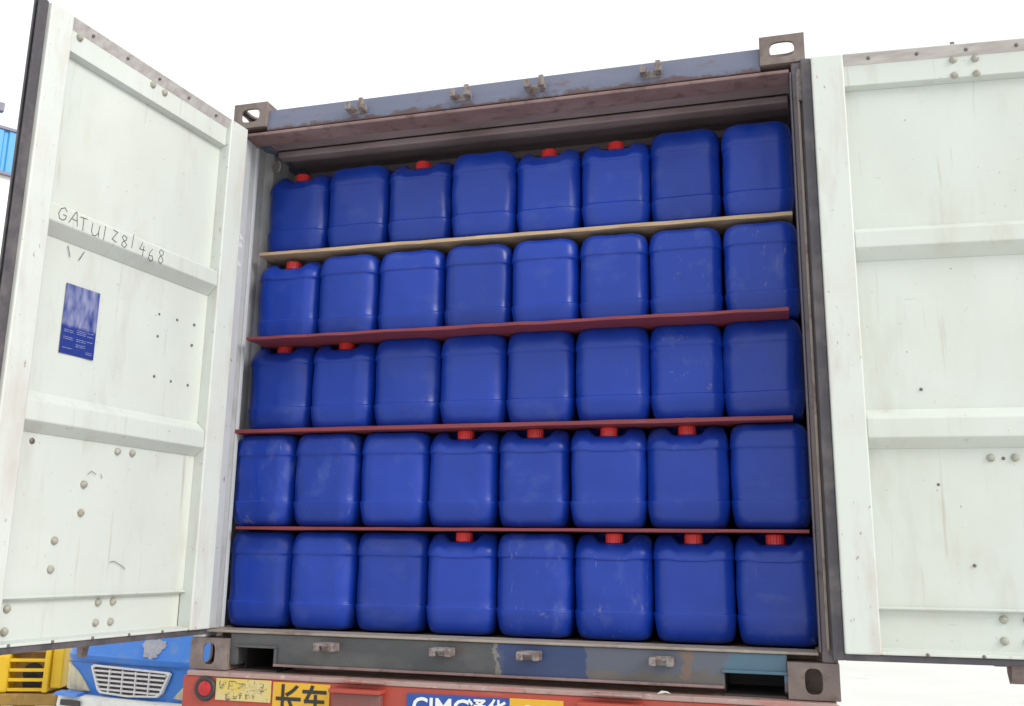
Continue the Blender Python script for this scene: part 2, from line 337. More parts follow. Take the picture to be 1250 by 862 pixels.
# header
hd = MB(Cm)
hd.prism([(.014, 2.272), (.014, 2.300), (.022, 2.372), (.08, 2.386), (.099, 2.386), (.099, 2.272)], -1.056, 1.056)
part(hd, 'top_header', HEADER, .004)
part(MB(Cm).prism([(.004, 2.249), (.004, 2.262), (.02, 2.2705), (.10, 2.2705), (.10, 2.296), (.108, 2.296), (.108, 2.246), (.085, 2.246)], -1.158, 1.158), 'header_lip', RUSTY, .003)
part(MB(Cm).box(-1.157, 1.157, .29, .35, 2.272, 2.302), 'roof_bow', INROOF, .006)
# sill with fork pockets
sl_ = MB(Cm)
pf = [(-1.0545, .020), (-1.018, .020), (-1.018, .0885), (-.857, .0885), (-.857, .020), (.848, .020), (.848, .076), (1.043, .076), (1.043, .020), (1.0545, .020), (1.0545, .140), (-1.0545, .140)]
A = [sl_.V(x, .02, z) for x, z in pf]; B = [sl_.V(x, .09, z) for x, z in pf]; sl_.F(*A); sl_.F(*B[::-1])
for k in range(len(pf)): sl_.F(A[k], A[(k + 1) % len(pf)], B[(k + 1) % len(pf)], B[k])
part(sl_, 'door_sill', SILL, .004)
part(MB(Cm).box(-.855, .846, .006, .0195, .022, .031), 'sill_lower_lip', RUSTY, .002)
for a0, a1, z1 in ((-1.018, -.857, .089), (.848, 1.043, .0755)):
    pk = MB(Cm); pk.box(a0, a1, .30, .31, .0, z1); pk.box(a0 - .006, a0, .091, .30, .0, z1); pk.box(a1, a1 + .006, .091, .30, .0, z1); pk.box(a0, a1, .091, .30, z1, z1 + .005); pk.box(a0 - .006, a1 + .006, .03, .30, -.0025, .004)
    part(pk, 'fork_pocket', DARKST)
    fr = MB(Cm); fr.box(a0 - .01, a1 + .012, .010, .0195, z1 - .002, z1 + .008); fr.box(a1, a1 + .012, .010, .0195, .02, z1 - .0025)
    part(fr, 'pocket_frame', SILL, .002)
th = MB(Cm); th.prism([(.012, .1405), (.012, .150), (.11, .1525), (.11, .1405)], -1.156, 1.156); part(th, 'threshold_plate', THRESH, .003)
# corner castings with oval holes, hollow
def casting(sx, top):
    z0, z1 = (HH - .118, HH) if top else (0, .118); c = MB(Cm); t = .012
    x0, x1 = sx * (HW - .165), sx * HW; xm = (x0 + x1) / 2; zm = (z0 + z1) / 2; dy = .162
    c.slab((xm, 0, zm), (1, 0, 0), (0, 0, 1), (0, 1, 0), .165, .118, .090 if top else .056, .062 if top else .082, t)
    c.slab((x1, (t + dy) / 2, zm), (0, 1, 0), (0, 0, 1), (-sx, 0, 0), dy - t, .118, .105, .080 if top else .09, t)
    zf, wz = (z1, -1) if top else (z0, 1)
    c.slab((xm - sx * t / 2, (t + dy) / 2, zf), (1, 0, 0), (0, 1, 0), (0, 0, wz), .165 - t, dy - t, .125, .115, t)
    zo = z0 if top else z1; zi = zo + (t if top else -t)
    a_, b_ = sorted((x0, x1 - sx * t)); c.box(a_, b_, t, dy, min(zo, zi), max(zo, zi))
    a_, b_ = sorted((x0, x0 + sx * t))
    lo, hi = z0 + t, z1 - t; c.box(a_, b_, t, dy, lo, hi); a2, b2 = sorted((x0 + sx * t, x1 - sx * t)); c.box(a2, b2, dy - t, dy, lo, hi)
    part(c, 'corner_casting', CAST, .004)
for sx in (-1, 1):
    for tp in (0, 1): casting(sx, tp)
# corner posts: outer channel (rear face) and inner J bar
for sx in (-1, 1):
    a_, b_ = sorted((sx * 1.166, sx * 1.2165)); pm = POSTR
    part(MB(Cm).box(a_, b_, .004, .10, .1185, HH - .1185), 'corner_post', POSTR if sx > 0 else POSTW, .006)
    a_, b_ = sorted((sx * 1.1635, sx * 1.1655))
    if sx < 0:
        part(MB(Cm).box(-1.1655, -1.152, -.018, .062, .152, 2.248), 'post_inner_bar', POSTW, .004)
        part(MB(Cm).box(-1.1655, -1.158, .0625, .099, .152, 2.248), 'post_groove', INW)
        part(MB(Cm).box(-1.186, -1.150, .1005, .122, .153, 2.24), 'post_back_flange', POSTW, .003)
    else:
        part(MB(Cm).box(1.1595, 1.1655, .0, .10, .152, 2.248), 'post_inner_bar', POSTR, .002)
        part(MB(Cm).box(1.183, 1.192, -.006, .0035, .16, 2.24), 'post_bead', THRESH, .002)
        part(MB(Cm).box(1.200, 1.214, -.012, .0035, .125, 2.285), 'post_bead', GASKET, .003)
        part(MB(Cm).box(1.186, 1.203, -.022, -.0065, 2.12, 2.245), 'hinge_plate', KEEP, .003)
for sx in (-1, 1):
    for zc in (.42, .95, 1.50, 2.02):
        hg = MB(Cm); xo = sx * 1.222; hg.cyl((xo, -.028, zc - .05), (xo, -.028, zc + .05), .014, 10); a_, b_ = sorted((sx * 1.205, sx * 1.222)); hg.box(a_, b_, -.028, .002, zc - .02, zc + .02)
        part(hg, 'hinge', RUSTY)
# cam keepers on header and sill
def keeper(x, z, top):
    k = MB(Cm); s = 1 if top else -1
    k.box(x - .040, x + .040, .008, .022, z - .016, z + .016)
    k.box(x - .042, x - .018, -.040, .0075, z - .014, z + .016); k.box(x + .018, x + .042, -.040, .0075, z - .014, z + .022 if top else z + .016)
    if top:
        k.prism([(-.040, z + .016), (-.022, z + .016), (-.026, z + .036), (-.036, z + .034)], x + .020, x + .040)
        k.prism([(-.040, z + .0165), (-.024, z + .0165), (-.030, z + .026)], x - .040, x - .026)
    else: k.box(x - .0235, x + .0235, -.036, -.020, z + .004, z + .016)
    part(k, 'cam_keeper', KEEP, .004)
for x in (-.617, -.145, .172, .641): keeper(x, 2.315, True)
for x in (-.624, -.159, .170, .640): keeper(x, .103, False)
part(MB(Cm).torus((-1.142, .26, 2.215), (.5, 1, .2), .028, .006), 'lashing_ring', KEEP, smooth=40)
# stencilled marks on the left post
for z0, h_ in ((1.78, .022), (1.745, .022), (1.66, .02)):
    q = MB(Cm)
    for j in range(3): q.box(-1.1519, -1.1513, .006 + j * .012, .014 + j * .012, z0, z0 + h_ * (.7 + .3 * (j % 2)))
    part(q, 'stencil_mark', SIGNW)

# ------------------------------------------------------------------ container doors
def door(side):
    a = R(3.9) if side > 0 else R(-96.42)
    U = Vector((math.cos(a), math.sin(a), 0)); Nn = Vector((U.y, -U.x, 0)) if side > 0 else Vector((-U.y, U.x, 0))
    H = Vector((1.2355, -.08, 0)) if side > 0 else Vector((-1.1133, -.0404, 0))
    dm = lambda u, d, z: H + U * u - Nn * d + Vector((0, 0, z + Z0))
    W = 1.095; UI0, UI1 = .112, .955
    label = 'right door swung flat open, plain white inside' if side > 0 else 'left door swung towards the viewer, with handwriting and blue sticker'
    pn = MB(dm); nu, nz_ = 22, 48; G = []
    for i in range(nu + 1):
        u = UI0 + (UI1 - UI0) * i / nu; rw_ = []
        for j in range(nz_ + 1):
            z = .300 + 1.830 * j / nz_; e = min(1, 8 * min(i / nu, 1 - i / nu)) * min(1, abs(z - 2.13) / .1, abs(z - .3) / .1, max(0, abs(z - 1.54) - .07) / .08, max(0, abs(z - .886) - .075) / .08)
            rw_.append(pn.V(u, .050 + e * (.0045 * noise.noise(Vector((u * 4.5 + side * 3, z * 3.5, 1))) + .002 * noise.noise(Vector((u * 13, z * 11, side * 4)))), z))
        G.append(rw_)
    for i in range(nu):
        for j in range(nz_): pn.F(G[i][j], G[i + 1][j], G[i + 1][j + 1], G[i][j + 1])
    pn.box(UI0, UI1, .056, .060, .300, 2.130)
    dr = pn.build('container_door', WHITE, ct, CO, 30); dr['label'] = label
    def sub(mb, name, m, bevel=0, smooth=None): return mb.build(name, m, dr, CO, smooth, bevel)
    sub(MB(dm).box(0, UI0 - .0005, 0, .066, .157, 2.258), 'hinge_stile', WHITE_EDGE, .005)
    sub(MB(dm).box(UI1 + .0005, 1.050, 0, .066, .157, 2.258), 'lock_stile', WHITE_EDGE, .005)
    sub(MB(dm).prism([(.001, 2.2575), (.001, 2.254), (.022, 2.219), (.022, 2.139), (.050, 2.1305), (.060, 2.1305), (.060, 2.2575)], UI0, UI1), 'top_rail', WHITE, .002)
    sub(MB(dm).prism([(.0002, 2.2535), (.0212, 2.2185), (.0225, 2.2195), (.0015, 2.2545)], UI0 + .001, UI1 - .001), 'gasket_flange', PINKD)
    sub(MB(dm).prism([(.0498, 1.602), (.006, 1.577), (.006, 1.519), (.0498, 1.478)], UI0, UI1), 'rib', WHITE, .004)
    sub(MB(dm).prism([(.0498, .955), (.006, .918), (.006, .853), (.0498, .818)], UI0, UI1), 'rib', WHITE, .004)
    sub(MB(dm).prism([(.0565, .2995), (.038, .307), (.038, .2985), (.064, .290), (.064, .172), (.010, .166), (.010, .157), (.068, .157), (.068, .2995)], UI0, UI1), 'bottom_rail', WHITE, .002)
    sub(MB(dm).box(.02, 1.04, .067, .075, .16, 2.25), 'outer_sheet', BLUEG)
    gk = MB(dm)
    for k, (d0, d1, e) in enumerate(((.016, .024, .036), (.026, .036, .026), (.038, .046, .034))):
        gk.box(-e if side > 0 else -.004, -.0005, d0, d1, .157 - e * .6, 2.262); gk.box(1.0505, 1.0505 + e, d0, d1, .157 - e * .6, 2.262)
        gk.box(-.0004, 1.0504, d0, d1, .157 - e * .6, .1565)
    sub(gk, 'gasket', GASKET, .003)
    sub(MB(dm).box(0, 1.05, .03, .05, 2.2585, 2.268), 'gasket_top', GASKET, .003)
    for ru in (.52, .94):
        lk = MB(dm); lk.cyl((ru, .105, .12), (ru, .105, 2.285), .017, 12)
        lk.box(ru - .022, ru + .022, .085, .125, 2.278, 2.296); lk.prism([(.085, 2.296), (.10, 2.296), (.092, 2.318)], ru - .02, ru - .004); lk.box(ru - .01, ru + .018, .108, .125, 2.2965, 2.306)
        lk.prism([(.07, .145), (.13, .145), (.13, .105), (.11, .072), (.088, .085), (.07, .12)], ru - .012, ru + .03) if side > 0 else lk.prism([(.09, .15), (.125, .15), (.122, .095), (.10, .088)], ru - .014, ru + .014)
        lk.box(ru - .062, ru - .02, .070, .10, .128, .150)
        for zb in (.45, 1.1, 1.75): lk.box(ru - .03, ru + .03, .076, .124, zb - .025, zb + .025)
        sub(lk, 'lock_rod', CAST, .002, 40)
    bolts = []; small = []; flange = [.2 + i * .165 for i in range(5)]
    if side > 0:
        bolts = [(.487, .022, 2.206), (.560, .022, 2.204), (.487, .022, 2.146), (.560, .022, 2.146), (.497, .050, .787), (.571, .050, .787), (.495, .064, .273), (.492, .064, .207), (.565, .064, .273), (.562, .064, .207), (.90, .050, .787), (.97, .022, 2.2)]
        small = [(.536, .050, .785), (.30, .050, 1.02), (.33, .050, .70), (.42, .050, .44)]
    else:
        bolts = [(.908, .022, 2.205), (.551, .022, 2.203), (.488, .022, 2.2), (.515, .050, .797), (.444, .050, .798), (.650, .050, .67), (.651, .050, .574), (.747, .050, .479), (.75, .050, .387),
                 (.886, .064, .268), (.52, .064, .274), (.453, .064, .274), (.887, .062, .199), (.522, .064, .206), (.455, .064, .206)]
        small = [(.376, .050, 1.338), (.277, .050, 1.339), (.178, .050, 1.342), (.373, .050, 1.252), (.182, .050, 1.257), (.371, .050, 1.097), (.282, .050, 1.093), (.186, .050, 1.094), (.879, .050, .792)]
    for u, d, z in bolts: sub(MB(dm).dome((u, d, z), (0, -1, 0), .0135, .013), 'bolt', RIVET, 0, 50)
    for u, d, z in small: sub(MB(dm).dome((u, d, z), (0, -1, 0), .0058 if u < .85 or side > 0 else .011, .006, 8), 'screw', SCREW, 0, 50)
    for u in flange:
        sub(MB(dm).dome((u, .011, 2.237), (0, -.86, -.5), .007, .006, 8), 'screw', SCREW, 0, 50); sub(MB(dm).dome((u + .05, .0105, .1615), (0, -1, 0), .006, .005, 8), 'screw', SCREW, 0, 50)
    if side < 0:
        st = MB(dm).box(.672, .820, .0445, .0455, 1.098, 1.340); so_ = sub(st, 'sticker', STICK); so_['label'] = 'dark blue data sticker, its upper half scuffed pale'
        tx = MB(dm); rr = random.Random(3)
        for i in range(13):                              # rows of tiny print
            z = 1.186 - i * .0062
            if i in (3, 7, 10): continue
            for (c0, c1) in ((.809, .769), (.754, .714), (.709, .682)):
                if rr.random() < .35: continue
                u = c0
                while u > c1: l = rr.uniform(.003, .012); tx.box(max(c1, u - l), u, .0440, .04445, z, z + .0016); u -= l + .0025
        tx.build('print_line', PRINTW, dr, CO)['kind'] = 'stuff'
        def ink(strokes, u0, z0, cw, h, d, wd, name):
            q = MB(dm)
            for k, ch in enumerate(strokes):
                for pl in ch:
                    sl0 = (u0 * 917.3) % .24 - .04; P = [(u0 - (k * 1.0 + p[0] * .72 + p[1] * sl0) * cw, z0 + p[1] * h) for p in pl]
                    for (p, r_) in zip(P, P[1:]):
                        dx, dz = r_[0] - p[0], r_[1] - p[1]; l = math.hypot(dx, dz) or 1; nx, nz_ = -dz / l * wd, dx / l * wd; ex, ez = dx / l * wd * .6, dz / l * wd * .6
                        i = [q.V(p[0] + nx - ex, d, p[1] + nz_ - ez), q.V(r_[0] + nx + ex, d, r_[1] + nz_ + ez), q.V(r_[0] - nx + ex, d, r_[1] - nz_ + ez), q.V(p[0] - nx - ex, d, p[1] - nz_ - ez)]; q.F(*i)
            return sub(q, name, INK)
        rw = random.Random(21)
        G_ = [[(.9, .8), (.6, 1.02), (.2, .85), (.02, .45), (.2, .08), (.6, .02), (.9, .2), (.92, .45), (.55, .45)]]
        A_ = [[(.0, 0), (.45, 1), (.55, 1), (1, -.02)], [(.2, .38), (.85, .36)]]
        T_ = [[(.0, .98), (1, 1.02)], [(.5, 1), (.48, 0)]]
        U_ = [[(.05, 1), (.08, .3), (.3, 0), (.65, .02), (.9, .35), (.92, 1)], [(.92, .4), (1, 0)]]
        n1 = [[(.5, 1), (.45, 0)]]; n2 = [[(.15, .95), (.85, .9), (.12, .15), (.95, .02)]]
        n8 = [[(.8, .9), (.4, 1), (.2, .78), (.5, .55), (.85, .28), (.6, 0), (.2, .12), (.3, .4), (.75, .7), (.8, .9)]]
        n4 = [[(.45, 1), (.1, .4), (1, .45)], [(.72, .8), (.65, -.1)]]
        n6 = [[(.55, 1.05), (.25, .6), (.2, .1), (.5, -.15), (.8, .1), (.65, .42), (.25, .35)]]
        for k, ch in enumerate((G_, A_, T_, U_, n1, n2, n8, n1, n4, n6, n8)): ink([ch], .922 - k * .0458 - rw.uniform(-.002, .006), 1.528 + rw.uniform(-.007, .006) - (.006 if k > 7 else 0), .0455 * rw.uniform(.85, 1.2), .044 * rw.uniform(.85, 1.25), .0052, .0013, 'marker_letter')
        ink([[[(0, 1), (.5, 0)]]], .835, 1.432, .045, .035, .0450, .0014, 'marker_stroke'); ink([[[(.8, 1), (.3, 0)]]], .790, 1.432, .045, .035, .0450, .0014, 'marker_stroke')
        ink([[[(.0, .5), (.4, .9), (1, .6)], [(1.6, .7), (1.8, .2)]]], .64, .69, .05, .03, .0450, .001, 'scribble')
        ink([[[(.0, .5), (.5, .62), (1.1, .3), (1.7, 0), (2.0, -.3)]]], .50, .395, .05, .03, .0450, .001, 'scribble')
    return dr
door(-1); door(1)

# ------------------------------------------------------------------ jerrycans
CW, CD, CH = .290, .250, .387
RINGS = [(0, .042), (.003, .027), (.010, .0165), (.022, .0105), (.045, .0060), (.072, .0026), (.0955, .0), (.0985, .0004), (.1005, .0034), (.104, .0042), (.135, .0040), (.17, .0038), (.205, .0038), (.24, .0040), (.272, .0042),
         (.2815, .0040), (.2835, .0008), (.2865, .0), (.305, .0008), (.325, .0028), (.342, .0058), (.3545, .0102), (.3640, .0170), (.3700, .0265), (.3724, .039), (.373, .052), (.3725, .068), (.372, .086), (.372, .105)]
def loop(hw, hd, r):
    P = []; nl, ns, nc = 12, 8, 7
    def seg(a, b, n): return [(a[0] + (b[0] - a[0]) * k / n, a[1] + (b[1] - a[1]) * k / n) for k in range(n)]
    def arc(cx, cy, a0): return [(cx + r * math.cos(a0 + math.pi / 2 * k / nc), cy + r * math.sin(a0 + math.pi / 2 * k / nc)) for k in range(nc)]
    P += arc(hw - r, -hd + r, -math.pi / 2); P += seg((hw, -hd + r), (hw, hd - r), ns)
    P += arc(hw - r, hd - r, 0); P += seg((hw - r, hd), (-hw + r, hd), nl)
    P += arc(-hw + r, hd - r, math.pi / 2); P += seg((-hw, hd - r), (-hw, -hd + r), ns)
    P += arc(-hw + r, -hd + r, math.pi); P += seg((-hw + r, -hd), (hw - r, -hd), nl); return P
def can_mesh(seed, w, flip):
    rr = random.Random(seed); me = MB(); prev = None; bul = rr.uniform(.000, .009); dn = rr.uniform(.003, .0085); off = Vector((seed * 3.3, seed * 1.1, 0))
    for z, ins in RINGS:
        z *= CH / .373
        hw, hd = w / 2 - ins, CD / 2 - ins; r = max(.012, min(.060 - ins * .25, hw * .9, hd * .9)); L = []
        for x, y in loop(hw, hd, r):
            zz = z; k = math.sin(math.pi * min(1, z / CH))
            edge = min(1, ins / .05)
            b = bul * k * (1 - edge); fx = max(0, 1 - (x / hw) ** 2); fy = max(0, 1 - (y / hd) ** 2)
            nv = noise.noise(Vector((x * 9, y * 9, z * 8)) + off) * dn * k
            x2 = x + (math.copysign(b * fy, x) if abs(x) > hw - .01 else 0); y2 = y + (math.copysign(b * fx, y) if abs(y) > hd - .01 else 0)
            x2 *= 1 + nv / .14 * .5; y2 *= 1 + nv / .12
            wz = sm(z, .272, .362); dm_ = (1 - sm(abs(x), .050, .086)) * (1 - sm(y, -.055, .0)); y2 += (.040 - .032 * dm_) * sm(z, .305, .387) ** 1.3 * max(0, -y / hd)
            dip = .036 * dm_ + .0025 * (1 - sm(abs(x), .02, .075)) * sm(y, .06, .1)
            zz -= dip * wz
            L.append(me.V(x2, y2, zz))
        if prev:
            n = len(L)
            for i in range(n): me.F(prev[i], prev[(i + 1) % n], L[(i + 1) % n], L[i])
        else: me.F(*L[::-1])
        prev = L
    me.F(*prev); m = me.mesh('jerrycan_body', smooth=80); m.materials.append(CANS if seed in (5, 6, 9, 10, 23, 31, 32) else CANB); return m
capm = MB(); capm.cyl((0, 0, .004), (0, 0, .036), .0345, 44, .0335, ribs=.0016); capm.cyl((0, 0, .036), (0, 0, .040), .0325, 44, .029)
CAPM = capm.mesh('cap', smooth=25); CAPM.materials.append(CAPR)
NECK = MB().cyl((0, 0, -.016), (0, 0, .006), .030, 24).mesh('neck', smooth=40); NECK.materials.append(CAPN)
ROWS = [  # base height, front plane, column edges, cans whose cap faces out
    ('bottom', .1527, .130, [-1.186, -.890, -.607, -.299, -.010, .293, .588, .888, 1.181], (4, 6, 7, 8)),
    ('second lowest', .5565, .130, [-1.186, -.897, -.603, -.306, -.015, .274, .573, .879, 1.165], (4, 5, 6, 7)),
    ('middle', .9605, .170, [-1.178, -.871, -.577, -.282, .006, .290, .586, .867, 1.164], (1, 2)),
    ('second highest', 1.3525, .190, [-1.177, -.870, -.589, -.285, .014, .301, .586, .879, 1.170], (1,)),
    ('top', 1.7725, .222, [-1.178, -.872, -.573, -.274, .020, .302, .592, .883, 1.163], (1, 3, 5, 6))]
ORD = ['first', 'second', 'third', 'fourth', 'fifth', 'sixth', 'seventh', 'eighth']
for ri, (rn, zb, yf, ed, caps) in enumerate(ROWS):
    for c in range(8):
        has = (c + 1) in caps; wd = min(.302, max(.280, ed[c + 1] - ed[c] - .004)); xc = (ed[c] + ed[c + 1]) / 2; rr = random.Random(ri * 31 + c)
        pos = 'leftmost' if c == 0 else 'rightmost' if c == 7 else ORD[c] + ' from left'
        t = thing('jerrycan', 'blue plastic jerrycan, %s in the %s row, %s' % (pos, rn, 'red cap showing' if has else 'plain end facing out'), 'jerrycan',
                  (xc, yf + CD / 2 + rr.uniform(-.008, .010), zb + Z0), (0 if has else math.pi) + R(rr.uniform(-2.4, 2.4)), 'blue jerrycans stacked in the container')
        t.rotation_euler = (R(rr.uniform(-.35, .35)), R(rr.uniform(-.3, .3)), t.rotation_euler.z)
        if ri == 4: t.location.z += .003 - .003 * xc; t.scale.z = 1.02
        if (ri, c) in ((4, 6), (4, 7)): t.scale.z = 1.06; t.location.y += .012
        inst('body', can_mesh(ri * 8 + c + 1, wd, not has), t)
        inst('neck', NECK, t, (0, -CD / 2 + .073, .356)); inst('cap', CAPM, t, (0, -CD / 2 + .073, .3475), (0, 0, rr.uniform(0, 6)))

# ------------------------------------------------------------------ boards between the layers
def board(label, x0, x1, y0, zt, th, m, skew=0, waves=.002, tilt=0):
    bcol = MB(); n = 24; loc = Vector(((x0 + x1) / 2, y0, zt - th + Z0)); P = []
    rr = random.Random(int(zt * 1000))
    for k in range(n + 1):
        x = x0 + (x1 - x0) * k / n; yy = y0 + skew * (k / n - .5) + rr.uniform(-waves, waves); dz = .003 - tilt * x if tilt else .0
        P.append([bcol.V(x, yy, zt + dz + Z0 - rr.uniform(0, .0015)), bcol.V(x, y0 + .60, zt + dz + Z0), bcol.V(x, y0 + .60, zt - th + dz + Z0), bcol.V(x, yy + rr.uniform(-.002, .002), zt - th + dz + Z0 + rr.uniform(-.0012, .0012))])
    for a, b in zip(P, P[1:]):
        for j in range(4): bcol.F(a[j], b[j], b[(j + 1) % 4], a[(j + 1) % 4])
    bcol.F(*P[0]); bcol.F(*P[-1][::-1])
    o = bcol.build('wooden_board', m, None, loc, bevel=.0012); o.location = loc; o['label'] = label; o['category'] = 'board'; o['group'] = 'boards between the jerrycan layers'
board('thin red board edge between the two lowest jerrycan rows', -1.115, 1.149, .095, .5555, .0125, REDB)
board('thin red board directly below the middle jerrycan row', -1.156, 1.113, .10, .9595, .0165, REDB)
board('wide red board jutting out above the middle jerrycan row', -1.112, 1.117, .062, 1.3515, .0135, REDB, -.01, .006)
board('bare plywood board under the top jerrycan row', -1.165, 1.150, .205, 1.7715, .0160, WOODB, 0, .003, .003)

# ------------------------------------------------------------------ trailer carrying the container
tr = thing('container_trailer', 'red container trailer rear beam with yellow plates beneath the container', 'trailer', (0, 0, 0))
def tp(mb, name, m, bevel=0, smooth=None, parent=None): return mb.build(name, m, parent or tr, (0, 0, 0), smooth, bevel)
tp(MB(Cm).box(-1.205, 1.205, -.032, .16, -.021, -.003), 'deck_plate', TLIP, .003)
tp(MB(Cm).box(-1.221, 1.215, -.028, .10, -.30, -.0215), 'rear_beam', TRED, .005)
for sx in (-.45, .45):
    tp(MB(Cm).box(sx - .07, sx + .07, .101, 9.5, -.19, -.17), 'chassis_rail', DARKST); tp(MB(Cm).box(sx - .008, sx + .008, .101, 9.5, -.55, -.1905), 'rail_web', DARKST)
for y in (.6, 2.2, 3.8, 5.4, 7): tp(MB(Cm).box(-1.1, 1.1, y, y + .12, -.1685, -.03), 'cross_member', DARKST)
tp(MB(Cm).box(-1.18, 1.18, -.02, .08, -.95, -.83), 'underrun_bar', TRED, .01)
for sx in (-.7, .7): tp(MB(Cm).box(sx - .04, sx + .04, 0, .06, -.83, -.301), 'underrun_stay', DARKST)
for y in (1.6, 2.9):
    tp(MB(Cm).cyl((-1.1, y, -1.0), (1.1, y, -1.0), .06, 12), 'axle', DARKST)
    for sx in (-1, 1):
        for xo in (.78, 1.08):
            wl = tp(MB(Cm).cyl((sx * (xo - .12), y, -1.0), (sx * (xo + .12), y, -1.0), .5, 32), 'wheel', TYRE, .03, 40)
            tp(MB(Cm).cyl((sx * (xo - .05), y, -1.0), (sx * (xo + .125), y, -1.0), .27, 20), 'rim', STEELG, 0, 40, wl)
lm = tp(MB(Cm).torus((-1.118, -.032, -.066), (0, 1, 0), .037, .010, 24), 'tail_lamp', LAMPD, 0, 60)
tp(MB(Cm).dome((-1.118, -.029, -.066), (0, -1, 0), .034, .018, 20), 'lens', LAMPR, 0, 60, lm)
lm = tp(MB(Cm).torus((1.118, -.032, -.066), (0, 1, 0), .037, .010, 24), 'tail_lamp', LAMPD, 0, 60); tp(MB(Cm).dome((1.118, -.029, -.066), (0, -1, 0), .034, .018, 20), 'lens', LAMPR, 0, 60, lm)
o = tp(MB(Cm).box(-1.072, -.835, -.0325, -.0285, -.105, -.0255), 'warning_plate', PYELW, .001); o['label'] = 'worn pale yellow plate with faded lettering'
FADE, _ = mat('faded_print', (.10, .085, .06), .6, 0, [((.52, .42, .16), 40, .40, .54, 1)])
def put_text(s, size, x, z, y, m, name, parent, sx=1.0, bold=.018):
    me = text_mesh(s, size, bold); me.materials.append(m); o = bpy.data.objects.new(name, me); COL.objects.link(o); o.parent = parent
    o.location = (x, y, z + Z0); o.rotation_euler = (math.pi / 2, 0, 0); o.scale = (sx, 1, 1); return o
rr = random.Random(12)
for zc, hz, x0, n in ((-.050, .034, -1.062, 5), (-.088, .022, -1.03, 4)):      # worn, no longer legible characters
    for k in range(n):
        q = MB(Cm); x = x0 + k * hz * 1.28
        for j in range(5):
            if j % 2: xx = x + rr.uniform(0, hz); q.box(xx, xx + .003, -.0330, -.0326, zc - hz / 2 * rr.uniform(.3, 1), zc + hz / 2 * rr.uniform(.3, 1))
            else: zz = zc + rr.uniform(-.5, .5) * hz; q.box(x + rr.uniform(0, .01), x + hz * rr.uniform(.6, 1), -.0331, -.0326, zz, zz + .003)
        tp(q, 'worn_character', FADE)
o = tp(MB(Cm).box(-.826, -.590, -.0325, -.0285, -.235, -.0285), 'vehicle_plate', PYEL, .001); o['label'] = 'orange yellow plate with two black characters'
put_text('长', .118, -.815, -.135, -.0336, PBLK, 'plate_lettering', tr, .95); put_text('车', .118, -.708, -.135, -.0336, PBLK, 'plate_lettering', tr, .95)
o = tp(MB(Cm).box(-.282, .1045, -.0325, -.0285, -.165, -.042), 'maker_plate', PBLU, .001); o['label'] = 'blue maker plate with white lettering'
put_text('CIMC', .088, -.262, -.115, -.0336, PWHT, 'plate_lettering', tr, 1.02); put_text('通华', .088, -.052, -.122, -.0336, PWHT, 'plate_lettering', tr, .85)
o = tp(MB(Cm).box(.1055, .300, -.0325, -.0285, -.165, -.040), 'number_plate', PYEL, .001); o['label'] = 'orange yellow plate beside the blue maker plate'
put_text('8', .07, .155, -.108, -.0336, PLEM, 'plate_lettering', tr); tp(MB(Cm).prism([(-.0336, -.06), (-.0326, -.06), (-.0326, -.072), (-.0336, -.072)], .222, .245), 'plate_stroke', PLEM)
for x0, x1 in ((-.574, -.366), (.358, .577)):
    lb = tp(MB(Cm).box(x0 + .008, x1 - .008, -.060, -.0285, -.20, -.050), 'lamp_box', REDLENS, .004)
    tp(MB(Cm).box(x0, x1, -.082, -.0285, -.049, -.034), 'hood', TRED, .004, None, lb)
    tp(MB(Cm).box(x0 + .05, x1 + .0, -.062, -.0325, -.012, -.004), 'step_plate', TLIP, .002, None, lb)
# a torn scrap of paper caught on the sill
q = MB(Cm); P = [(.625, -.035, .0), (.64, -.04, .012), (.66, -.035, .010), (.672, -.036, .003), (.655, -.034, .006), (.64, -.034, .003)]
i = [q.V(*p) for p in P]; j = [q.V(p[0], p[1] + .004, p[2] - .001) for p in P]; q.F(*i); q.F(*j[::-1])
for k in range(6): q.F(i[k], j[k], j[(k + 1) % 6], i[(k + 1) % 6])
o = q.build('paper_scrap', SIGNW, None, (.65, -.035, Z0)); o.location = (.65, -.035, Z0); o['label'] = 'tiny torn white scrap on the trailer edge under the sill'; o['category'] = 'scrap'

# ------------------------------------------------------------------ blue truck behind, at the left
TA = R(-9); tO = Vector((-6.091, 6.212, gz(-6.1, 6.2)))
tk = thing('parked_truck', 'blue truck with pale grille and bare grey patch, behind the left door', 'truck', tO, TA)
tz = -tO.z
lmap = lambda a, b, c: Vector((a, b, c + tz))          # a across (viewer's right), b backwards, c world height
def kp(mb, name, m, bevel=0, smooth=None, parent=None): return mb.build(name, m, parent or tk, (0, 0, 0), smooth, bevel)
HWT = 1.10
def row(mb, pts):                                       # loft of cross sections
    L = [[mb.V(*p) for p in r_] for r_ in pts]
    for a, b in zip(L, L[1:]):
        for k in range(len(a) - 1): mb.F(a[k], a[k + 1], b[k + 1], b[k])
cab = MB(lmap)
def frontline(c, b):                                   # curved nose in plan
    out = []
    for k in range(17):
        x = -HWT + 2 * HWT * k / 16; t = abs(x) / HWT; out.append((x, b + .05 * t * t + .06 * max(0, t - .88) ** 2 / .0144, c))
    return [(-HWT, 1.9, c)] + out + [(HWT, 1.9, c)]
row(cab, [frontline(.28, .03), frontline(.40, .0), frontline(.70, -.005), frontline(.725, -.02), frontline(.765, -.03), frontline(.785, -.01), frontline(1.10, .05), frontline(1.14, .07)])
sec = lambda c, b, s: [(p[0] * s, p[1] + b if p[1] < 1.5 else p[1], p[2]) for p in frontline(c, 0)]
